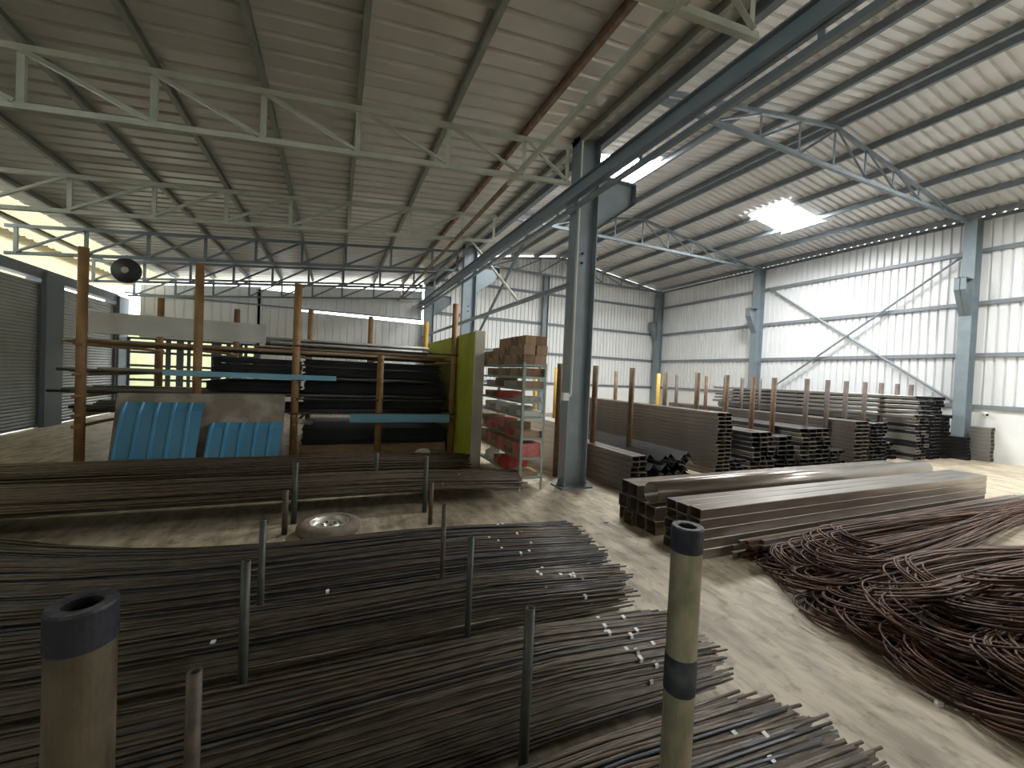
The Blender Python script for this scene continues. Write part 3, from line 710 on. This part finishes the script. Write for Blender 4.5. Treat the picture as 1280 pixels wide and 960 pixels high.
# layers of spaced tubes on top of the wide stack
for r in range(5):
    for c in range(5):
        ytube(.10, .075, 6.0, 'tube_grey' if c == 0 else 'tube_dark', ((13.50, 13.62, 13.92, 14.15, 14.38)[c], 5.5+R.uniform(-.08, .08), 1.122+.122*r), 'square tube, %s loose layer up, %s column, above the stack by the wall' % (ORD[r], ORD[c]), 'loose upper layers of tubes')
    if r < 4:
        for q in (.6, 2.8, 5.0):
            tag(MB().box(-.52, .50, -.03, .03, 0, .045).build('spacer_bar', 'post_dark', None, False, loc=(13.95, 5.6+q, 1.198+.122*r)), 'dark spacer bar between the loose upper tube layers', 'spacer', 'spacers in the tallest stack')
# angle bars lying tip up
am = None
for r in range(3):
    for c in range(6-(1 if r == 1 else 0)):
        if am is None:
            b = MB(); b.prism([(-.105,0),(0,.105),(.105,0),(.097,0),(0,.097-.001),(-.097,0)], (0,0,0), (0,6.0,0)); am = b.mesh('angle_bar', 'tube_dark')
        o = link('angle_bar', am, None, (4.95+.215*c+(.107 if r == 1 else 0), 5.30+R.uniform(-.15,.12)+.06*c, .002+.135*r))
        tag(o, 'dark angle bar lying tip up behind the near column', 'angle bar', 'angle bars behind the near column')
for c in range(5):
    o = link('angle_bar', am, None, (5.02+.22*c, 5.42+R.uniform(-.1,.1), .41)); tag(o, 'dark angle bar lying tip up behind the near column', 'angle bar', 'angle bars behind the near column')
# posts
ROW1 = [(3.66, 2.0, 'post_brown', 6.35), (4.41, 2.0, 'post_brown', 6.35), (5.25, 2.0, 'post_brown', 6.35), (7.14, 2.0, 'post_brown', 7.45), (7.14, 1.99, 'post_brown', 6.52), (7.81, 1.97, 'post_brown', 6.35), (8.645, 1.97, 'post_brown', 6.35),
        (9.355, 1.97, 'post_brown', 6.35), (10.55, 1.99, 'post_dark', 6.35), (11.37, 1.99, 'post_dark', 6.35), (12.145, 1.99, 'post_dark', 6.35), (12.99, 2.0, 'post_dark', 6.35), (13.76, 2.0, 'post_dark', 6.35), (14.565, 2.0, 'post_dark', 6.35), (15.30, 2.0, 'post_dark', 6.35)]
ordn = ['leftmost in the front row, beside the shelf unit', 'second in the front row, right of the near column', 'third in the front row, before the tall stack', 'fourth in the front row, rising behind the tall stack',
        'fifth in the front row, behind the tall stack end', 'sixth in the front row, at the small stack', 'seventh in the front row, brown', 'eighth in the front row, last brown one', 'ninth in the front row, first dark one',
        'tenth in the front row, dark', 'eleventh in the front row, dark', 'twelfth in the front row, dark', 'thirteenth in the front row, among the loose tubes', 'fourteenth in the front row', 'last in the front row, nearest the wall']
# each post stands in a gap between stacks
for (x, h, m, yp), lab in zip(ROW1, ordn):
    r = .052
    o = MB().pipe((0,0,0), (0,0,h), r, r*.8, 14).build('stack_post', m, None, True, loc=(x, yp, 0)); tag(o, 'upright round post, ' + lab, 'post', 'front row of posts between the tube stacks')
ROW2 = [(4.66, 1.97, 'post_yellow'), (5.25, 2.0, 'post_yellow'), (6.25, 2.0, 'post_yellow'), (7.14, 2.0, 'post_brown'), (8.645, 2.0, 'post_yellow'), (9.355, 2.0, 'post_dark'), (10.55, 2.0, 'post_brown'), (11.37, 2.0, 'post_dark'), (12.145, 2.0, 'post_dark'), (12.99, 2.02, 'post_dark')]
ordn = ['yellow, behind the shelf unit', 'yellow, between shelf and near column', 'yellow, just right of the near column', 'brown, behind the tall stack', 'yellow, over the tall stack end', 'dark and thin, mid row', 'brown, mid row', 'dark, right of mid row',
        'dark, near the loose tubes', 'dark, behind the loose tubes']
for (x, h, m), lab in zip(ROW2, ordn):
    o = MB().pipe((0,0,0), (0,0,h), .05, .04, 12).build('stack_post', m, None, True, loc=(x, 9.3, 0)); tag(o, 'upright round post of the back row, ' + lab, 'post', 'back row of posts between the tube stacks')
# grey slatted stack seen through the shelves
stack(3.80, 4.14, 6.55, .92, 2, 9, 'tube_pale', 'the pale stack behind the shelf unit', 5.5, .03)
t = thing('wall_camera', 'small white camera fixed to the low wall by the right column', 'camera', (XR-.02, 5.2, 1.28))
MB().box(XR-.05, XR, 5.15, 5.25, 1.22, 1.34).build('mount', 'white_plastic', t); MB().cyl((XR-.05, 5.2, 1.28), (XR-.2, 5.1, 1.26), .045, 12).build('body', 'white_plastic', t, False)
MB().cyl((XR-.2, 5.1, 1.26), (XR-.207, 5.095, 1.259), .03, 12).build('lens', 'hole_dark', t)

# ------------------------------------------------------------------ shelf unit with cartons
X0, X1, Y0, Y1 = 2.63, 3.03, 5.66, 7.62
t = thing('shelf_unit', 'green-grey slotted angle shelf unit crowded with cartons and red packs', 'shelf', (2.8, 6.6, 0))
for (x, y) in ((X0, Y0), (X1, Y0), (X0, Y1), (X1, Y1)):
    b = MB(); sx = 1 if x == X0 else -1; sy = 1 if y == Y0 else -1
    b.box(min(x, x+sx*.04), max(x, x+sx*.04), min(y, y+sy*.004), max(y, y+sy*.004), 0, 1.96); b.box(min(x, x+sx*.004), max(x, x+sx*.004), min(y+sy*.004, y+sy*.04), max(y+sy*.004, y+sy*.04), 0, 1.96); b.build('upright', 'shelf_green', t)
LV = [.20, .50, .80, 1.13, 1.36, 1.56, 1.74, 1.93]
for z in LV:
    b = MB(); b.box(X0+.005, X1-.005, Y0+.005, Y1-.005, z, z+.006)
    b.box(X0+.005, X0+.01, Y0+.005, Y1-.005, z-.028, z); b.box(X1-.01, X1-.005, Y0+.005, Y1-.005, z-.028, z); b.box(X0+.01, X1-.01, Y0+.005, Y0+.01, z-.028, z); b.box(X0+.01, X1-.01, Y1-.01, Y1-.005, z-.028, z)
    b.build('shelf_board', 'shelf_green', t)
def carton(x, y, z, sx, sy, sz, m, label, group, rz=0, name='carton', cat='box'):
    t = thing(name, label, cat, (x, y, z), group); t.rotation_euler.z = rz
    b = MB(); e = .006
    b.add([(-sx/2+e,-sy/2,0),(sx/2-e,-sy/2,0),(sx/2,-sy/2+e,0),(sx/2,sy/2-e,0),(sx/2-e,sy/2,0),(-sx/2+e,sy/2,0),(-sx/2,sy/2-e,0),(-sx/2,-sy/2+e,0),
           (-sx/2+e,-sy/2,sz),(sx/2-e,-sy/2,sz),(sx/2,-sy/2+e,sz),(sx/2,sy/2-e,sz),(sx/2-e,sy/2,sz),(-sx/2+e,sy/2,sz),(-sx/2,sy/2-e,sz),(-sx/2,-sy/2+e,sz)],
          [tuple(range(8))[::-1], tuple(range(8, 16))]+[(i, (i+1) % 8, 8+(i+1) % 8, 8+i) for i in range(8)])
    b.build('body', m, t, False, loc=(0,0,0))
    b = MB(); b.box(-sx/2-.001, sx/2+.001, -.02, .02, sz*.72, sz+.001); b.build('tape', 'carton_tape' if 'carton' in m else m, t, False, loc=(0,0,0))
    return t
lv_names = ['bottom', 'second', 'third', 'fourth', 'fifth', 'sixth', 'seventh', 'top']
# top: two layers and more of cartons
rows = 7
for i in range(rows):
    for j in range(2):
        nz = 3 if i < 4 else (2 if i < 6 else 2)
        for k in range(nz):
            m = 'carton' if (i+j+k) % 3 else 'carton_dark'
            hgt = .145 if i < 5 else .12
            carton(X0+.10+.20*j+R.uniform(-.01,.01), Y0+.14+.272*i+R.uniform(-.008,.008), 1.937+(hgt+.001)*k, .192, .262, hgt, m,
                   'brown carton on the shelf top, %s row from the near end, %s column, %s layer' % (ORD[i], 'left' if j == 0 else 'right', ORD[k]), 'cartons on top of the shelf unit', R.uniform(-.03, .03))
for i in range(6):
    carton(2.83+R.uniform(-.02,.02), Y0+.17+.27*i, 1.747, .36, .25, .13 if i != 4 else .10, 'carton' if i % 2 else 'carton_dark', 'brown carton on the shelf just below the top one', 'cartons on the seventh shelf', R.uniform(-.04,.04))
for i, (yy, m, sy, sz) in enumerate(((.18, 'carton', .28, .11), (.75, 'grey_pack', .20, .10), (1.15, 'carton_dark', .22, .14), (1.55, 'grey_pack', .30, .09))):
    carton(2.83, Y0+yy, 1.567, .34, sy, sz, m, ['brown carton at the near end of the sixth shelf', 'grey pack on the sixth shelf', 'dark carton on the sixth shelf', 'grey pack at the far end of the sixth shelf'][i], None)
for i, (yy, m, sy, sz) in enumerate(((.2, 'grey_pack', .3, .07), (.95, 'red_pack', .32, .12), (1.5, 'carton_dark', .4, .10))):
    carton(2.81, Y0+yy, 1.367, .34, sy, sz, m, ['grey pack at the near end of the fifth shelf', 'bright red pack on the fifth shelf', 'dark carton at the far end of the fifth shelf'][i], None, R.uniform(-.05,.05))
for i in range(6):
    carton(2.83+R.uniform(-.03,.03), Y0+.17+.30*i, 1.137, .33, .26, .08+.05*(i % 2), 'grey_pack' if i % 3 else 'white_plastic', 'pale grey pack on the fourth shelf', 'grey packs on the fourth shelf', R.uniform(-.06,.06))
for i in range(6):
    for k in range(2 if i % 2 else 1):
        carton(2.81+R.uniform(-.03,.03), Y0+.17+.30*i, .807+.10*k, .36, .27, .098, ('pink_pack', 'red_pack', 'carton_dark', 'pink_pack')[(i+k) % 4] if i else 'carton', 'red-brown pack lying on the third shelf', 'red packs on the third shelf', R.uniform(-.08,.08))
for i in range(6):
    for k in range(2):
        carton(2.81+R.uniform(-.02,.02), Y0+.17+.30*i, .507+.105*k, .37, .28, .103, ('pink_pack', 'carton_dark', 'pink_pack', 'carton')[(i+k*2) % 4] if i else 'pink_pack', 'red-brown pack lying on the second shelf', 'red packs on the second shelf', R.uniform(-.05,.05))
carton(2.83, Y0+.22, .207, .30, .34, .06, 'carton', 'flat brown carton at the near end of the bottom shelf', None)
carton(2.81, Y0+.62, .207, .36, .32, .22, 'red_pack', 'bright red wrapped pack on the bottom shelf', None, .05)
carton(2.81, Y0+1.0, .207, .34, .3, .14, 'pink_pack', 'pinkish pack on the bottom shelf', None, -.1)
b = MB(); b.lathe([(.001,0),(.15,.0),(.19,.05),(.17,.12),(.09,.16),(.03,.22),(.001,.2)], 12); b.v = [(vx*1.0+R.uniform(-.025,.025), vy+R.uniform(-.025,.025), vz+R.uniform(0,.02)) for vx, vy, vz in b.v]
tag(b.build('plastic_bag', 'white_plastic', None, False, loc=(2.81, Y0+1.5, .207)), 'crumpled white plastic bag at the far end of the bottom shelf', 'bag')

# ------------------------------------------------------------------ green painted wall panel
gw = struct('wall_green')
MB().box(2.455, 2.60, 7.46, 12.0, 0, 2.56).build('masonry', 'cream_paint', gw)
MB().box(2.43, 2.455, 7.46, 12.0, 0, 2.56).build('painted_face', 'green_paint', gw)
MB().box(2.42, 2.61, 7.40, 7.46, 0, 2.57).build('end_face', 'cream_paint', gw)

# ------------------------------------------------------------------ storage rack on the left
rk = thing('storage_rack', 'tall home-made rack of rusty orange posts holding dark tubes and sheets', 'rack', (-.7, 10, 0))
PX = (-3.66, -2.16, -.66, .85, 2.35)
for x, h in zip(PX, (3.46, 3.42, 3.27, 2.04, 3.23)):
    MB().pipe((x, 8.65, 0), (x, 8.65, h), .065, .05, 14).build('post', 'rack_brown', rk, True)
for x, h in zip((-3.5, -2.1, -.57, .83, 2.27), (3.1, 3.0, 3.16, 3.12, 3.12)):
    MB().pipe((x, 11.3, 0), (x, 11.3, h), .06, .045, 12).build('post', 'post_yellow' if x > 2 else 'rack_brown', rk, True)
RLV = (.55, .86, 1.16, 1.50, 2.02, 2.14)
for x, x2 in zip(PX, (-3.5, -2.1, -.57, .83, 2.27)):
    for z in (.69, .86, 1.16, 1.50, 1.98):
        if x == PX[3] and z > 2: continue
        MB().cyl((x, 8.45, z-.03), (x2, 11.5, z-.03), .028, 8).build('arm', 'rack_brown', rk)
for z, a, c in ((2.13, -.7, 2.42), (.875, -.75, 2.42), (1.145, -.7, 2.1)):
    MB().cyl((a, 8.56, z), (c, 8.56, z), .016, 8).build('cross_rod', 'post_dark', rk)
MB().cyl((-.62, 8.7, .72), (-.4, 9.2, .62), .05, 8).build('stub_pipe', 'cream_paint', rk)
# what lies on it: long tubes along X
gi = 0
def rack_pipe(x0, x1, y, z, r, m, label, group):
    o = MB().pipe((0,0,0), (x1-x0, 0, 0), r, r*.8, 8).build('long_tube', m, None, True, loc=(x0, y, z+r)); return tag(o, label, 'tube', group)
lvn = {.86: 'second', 1.16: 'third', 1.50: 'fourth', 1.98: 'top'}
for z in (.86, 1.16, 1.50, 1.98):
    yy = 8.78
    for i in range(9):
        r = R.choice((.025, .03, .035)); x0 = -4.0+R.uniform(-.2, .25); x1 = 2.36+R.uniform(-.3, .04)
        if z == 1.50 and i < 2: x1 = 2.2
        m = R.choice(('rack_pipe', 'rack_pipe', 'tube_dark')) if z < 1.9 else R.choice(('rack_pipe', 'rack_pipe_tan', 'tube_dark'))
        rack_pipe(x0, x1, yy+r, z, r, m, 'long grey tube lying on the %s level of the rack' % lvn[z], 'long tubes on the %s rack level' % lvn[z])
        yy += R.uniform(.08, .3) if i < 3 else .28
# upper heap of tubes at the back right
for i in range(16):
    r = R.choice((.025, .03, .04)); row = i % 6; lay = i//6
    rack_pipe(-1.2+R.uniform(-.4, .5), 2.25+R.uniform(-.35, .0), 10.0+.19*row+.06*lay, 2.09+.10*lay+(.0 if lay == 0 else 0), r, R.choice(('rack_pipe', 'rack_pipe_tan', 'rack_pipe', 'white_panel')), 'tube in the heap on the upper right of the rack', 'upper heap of tubes on the rack')
for i in range(4):
    o = MB().box(0, 1.9-.25*i, -.06, .06, 0, .035).build('timber_batten', 'wood', None, False, loc=(.55+.1*i, 8.85+.16*i, 2.06), rz=-.01+.02*i)
    tag(o, 'pale timber batten resting high on the rack at the right', 'timber', 'battens on the rack')
# stacked dark sheets
sheetm = {}
for z, n, x0, x1, nm in ((.20, 9, -.55, 2.30, 'lowest'), (.935, 5, -.55, 2.25, 'second'), (1.235, 6, -.55, 2.2, 'third'), (1.575, 9, -.55, 2.15, 'fourth'), (1.24, 5, -2.1, -.7, 'third left'), (1.575, 8, -2.05, -.72, 'fourth left')):
    for i in range(n):
        d = R.uniform(-.03, .03); key = (x0, x1)
        if key not in sheetm: sheetm[key] = MB().box(0, x1-x0, 0, 2.0, 0, .034).mesh('steel_sheet', 'sheet_black')
        o = link('steel_sheet', sheetm[key], None, (x0+d, 9.05+R.uniform(-.04, .04), z+.036*i)); tag(o, 'black steel sheet in the %s bay stack of the rack' % nm, 'sheet', 'black sheets in the %s rack bay' % nm)
for i in range(3):
    tag(MB().box(-.6, 2.35, 9.1+.8*i, 9.2+.8*i, 0, .19).build('timber_sleeper', 'wood', None), ['front', 'middle', 'rear'][i] + ' timber sleeper on the floor under the rack sheets', 'timber')
# light blue folded sheets on the rack
o = MB().prism([(0,-.09),(.10,-.06),(.10,.10),(.085,.10),(.085,-.05),(0,-.08)], (.30, 8.50, .782), (2.24, 8.50, .782), (0,0,1)).build('blue_flashing', 'blue_sheet_light'); tag(o, 'light blue folded flashing lying low at the right of the rack', 'flashing')
o = MB().prism([(0,0),(.10,.0),(.10,.09),(.09,.09),(.09,.01),(0,.01)], (-2.6, 8.66, 1.50), (.04, 8.66, 1.50), (0,0,1)).build('blue_flashing', 'blue_sheet_light')
o.location.y = -.02; tag(o, 'light blue folded flashing lying at mid height in the rack centre', 'flashing')
o = MB().box(-3.80, -1.23, 9.18, 9.215, 2.16, 2.52).build('long_white_sheet', 'white_panel'); tag(o, 'long white metal sheet standing on edge on the rack top left', 'panel')
MB().box(-3.80, -1.23, 9.10, 9.18, 2.16, 2.172).build('return_lip', 'white_panel', o)
# ------------------------------------------------------------------ board and blue corrugated sheets leaning in front
o = MB().add([(-3.16,8.22,0),(-.80,8.22,0),(-.80,8.46,1.22),(-3.14,8.46,1.20),(-3.16,8.26,0),(-.80,8.26,0),(-.80,8.50,1.22),(-3.14,8.50,1.20)],
             [(0,1,2,3),(7,6,5,4),(0,4,5,1),(1,5,6,2),(2,6,7,3),(3,7,4,0)]).build('leaning_board', 'stained_board'); tag(o, 'stained brown board leaning on the rack behind the blue sheets', 'board')
def blue_sheet(x0, W, H, y0, y1, nr, label):
    t = thing('corrugated_sheet', label, 'sheet', (x0, y0, 0))
    b = MB(); pr = []; pitch = W/nr
    for i in range(nr):
        a = i*pitch
        pr += [(a, 0), (a+.018, -.028), (a+.045, -.028), (a+.063, 0)]
    pr += [(W, 0)]
    k = len(pr); fr = .86
    rows = []
    for (u, dy) in ((0, 0), (fr, 0), (1, .0)):
        z = H*u; yy = y0+(y1-y0)*u
        if u == 1: yy += .05; z -= .02
        rows += [(x0+a+.05*u, yy+d, z) for a, d in pr]
    th = [(vx, vy+.006, vz) for vx, vy, vz in rows]
    fs = [(r*k+i, r*k+i+1, (r+1)*k+i+1, (r+1)*k+i) for r in range(2) for i in range(k-1)]
    m3 = 3*k
    b.add(rows+th, fs+[tuple(q+m3 for q in f[::-1]) for f in fs])
    b.build('sheet', 'blue_sheet', t)
blue_sheet(-3.08, 1.06, 1.09, 8.02, 8.30, 5, 'tall blue corrugated sheet leaning on the board at the left')
blue_sheet(-1.93, 1.08, .76, 8.05, 8.28, 5, 'lower blue corrugated sheet leaning on the board at the right')
# floor clutter under the rack
for i, (x, y, L, rz, z) in enumerate(((-.75, 8.25, .75, .25, .12), (-.62, 8.1, .6, -.1, .03), (-.85, 8.3, .4, .5, .05))):
    tag(MB().box(-L/2, L/2, -.05, .05, 0, .05).build('wood_offcut', 'wood', None, False, loc=(x+.35, y, z-.028), rz=rz), ['long pale wood offcut on the floor by the third rack post', 'lower wood offcut on the floor by the third rack post', 'short wood offcut on the floor by the third rack post'][i], 'wood')
o = MB().box(-.65, .65, -.25, .25, 0, .10).build('flat_pallet', 'stained_board', None, False, loc=(1.75, 8.05, .0)); tag(o, 'flat grey-brown bag pile on the floor below the rack at the right', 'pile')
b = MB(); b.lathe([(.001,0),(.11,0),(.13,.05),(.10,.12),(.04,.15),(.001,.14)], 9); b.v = [(vx*1.2+R.uniform(-.02,.02), vy*.8+R.uniform(-.02,.02), vz+R.uniform(0,.02)) for vx, vy, vz in b.v]
tag(b.build('white_sack', 'white_plastic', None, False, loc=(1.62, 8.0, .10)), 'small white sack lying on the flat pile below the rack', 'sack')
# round dark fan hanging far left
t = thing('hanging_fan', 'round dark fan hanging under the far left roof', 'fan', (-4.35, 12.0, 3.72))
b = MB(); n = 24
b.lathe([(.001,-.05),(.26,-.05),(.28,0),(.26,.05),(.001,.05)], n); b.v = [(vx, vz, vy) for vx, vy, vz in b.v]; b.build('cage', 'fan_dark', t, True, loc=(0,0,0))
MB().cyl((0,0,.26), (0,0,.34), .02, 8).build('hanger', 'fan_dark', t, False, loc=(0,0,0))
b = MB(); b.cyl((0,-.09,0), (0,-.04,0), .07, 12); b.build('hub', 'tube_grey', t, False, loc=(0,0,0))
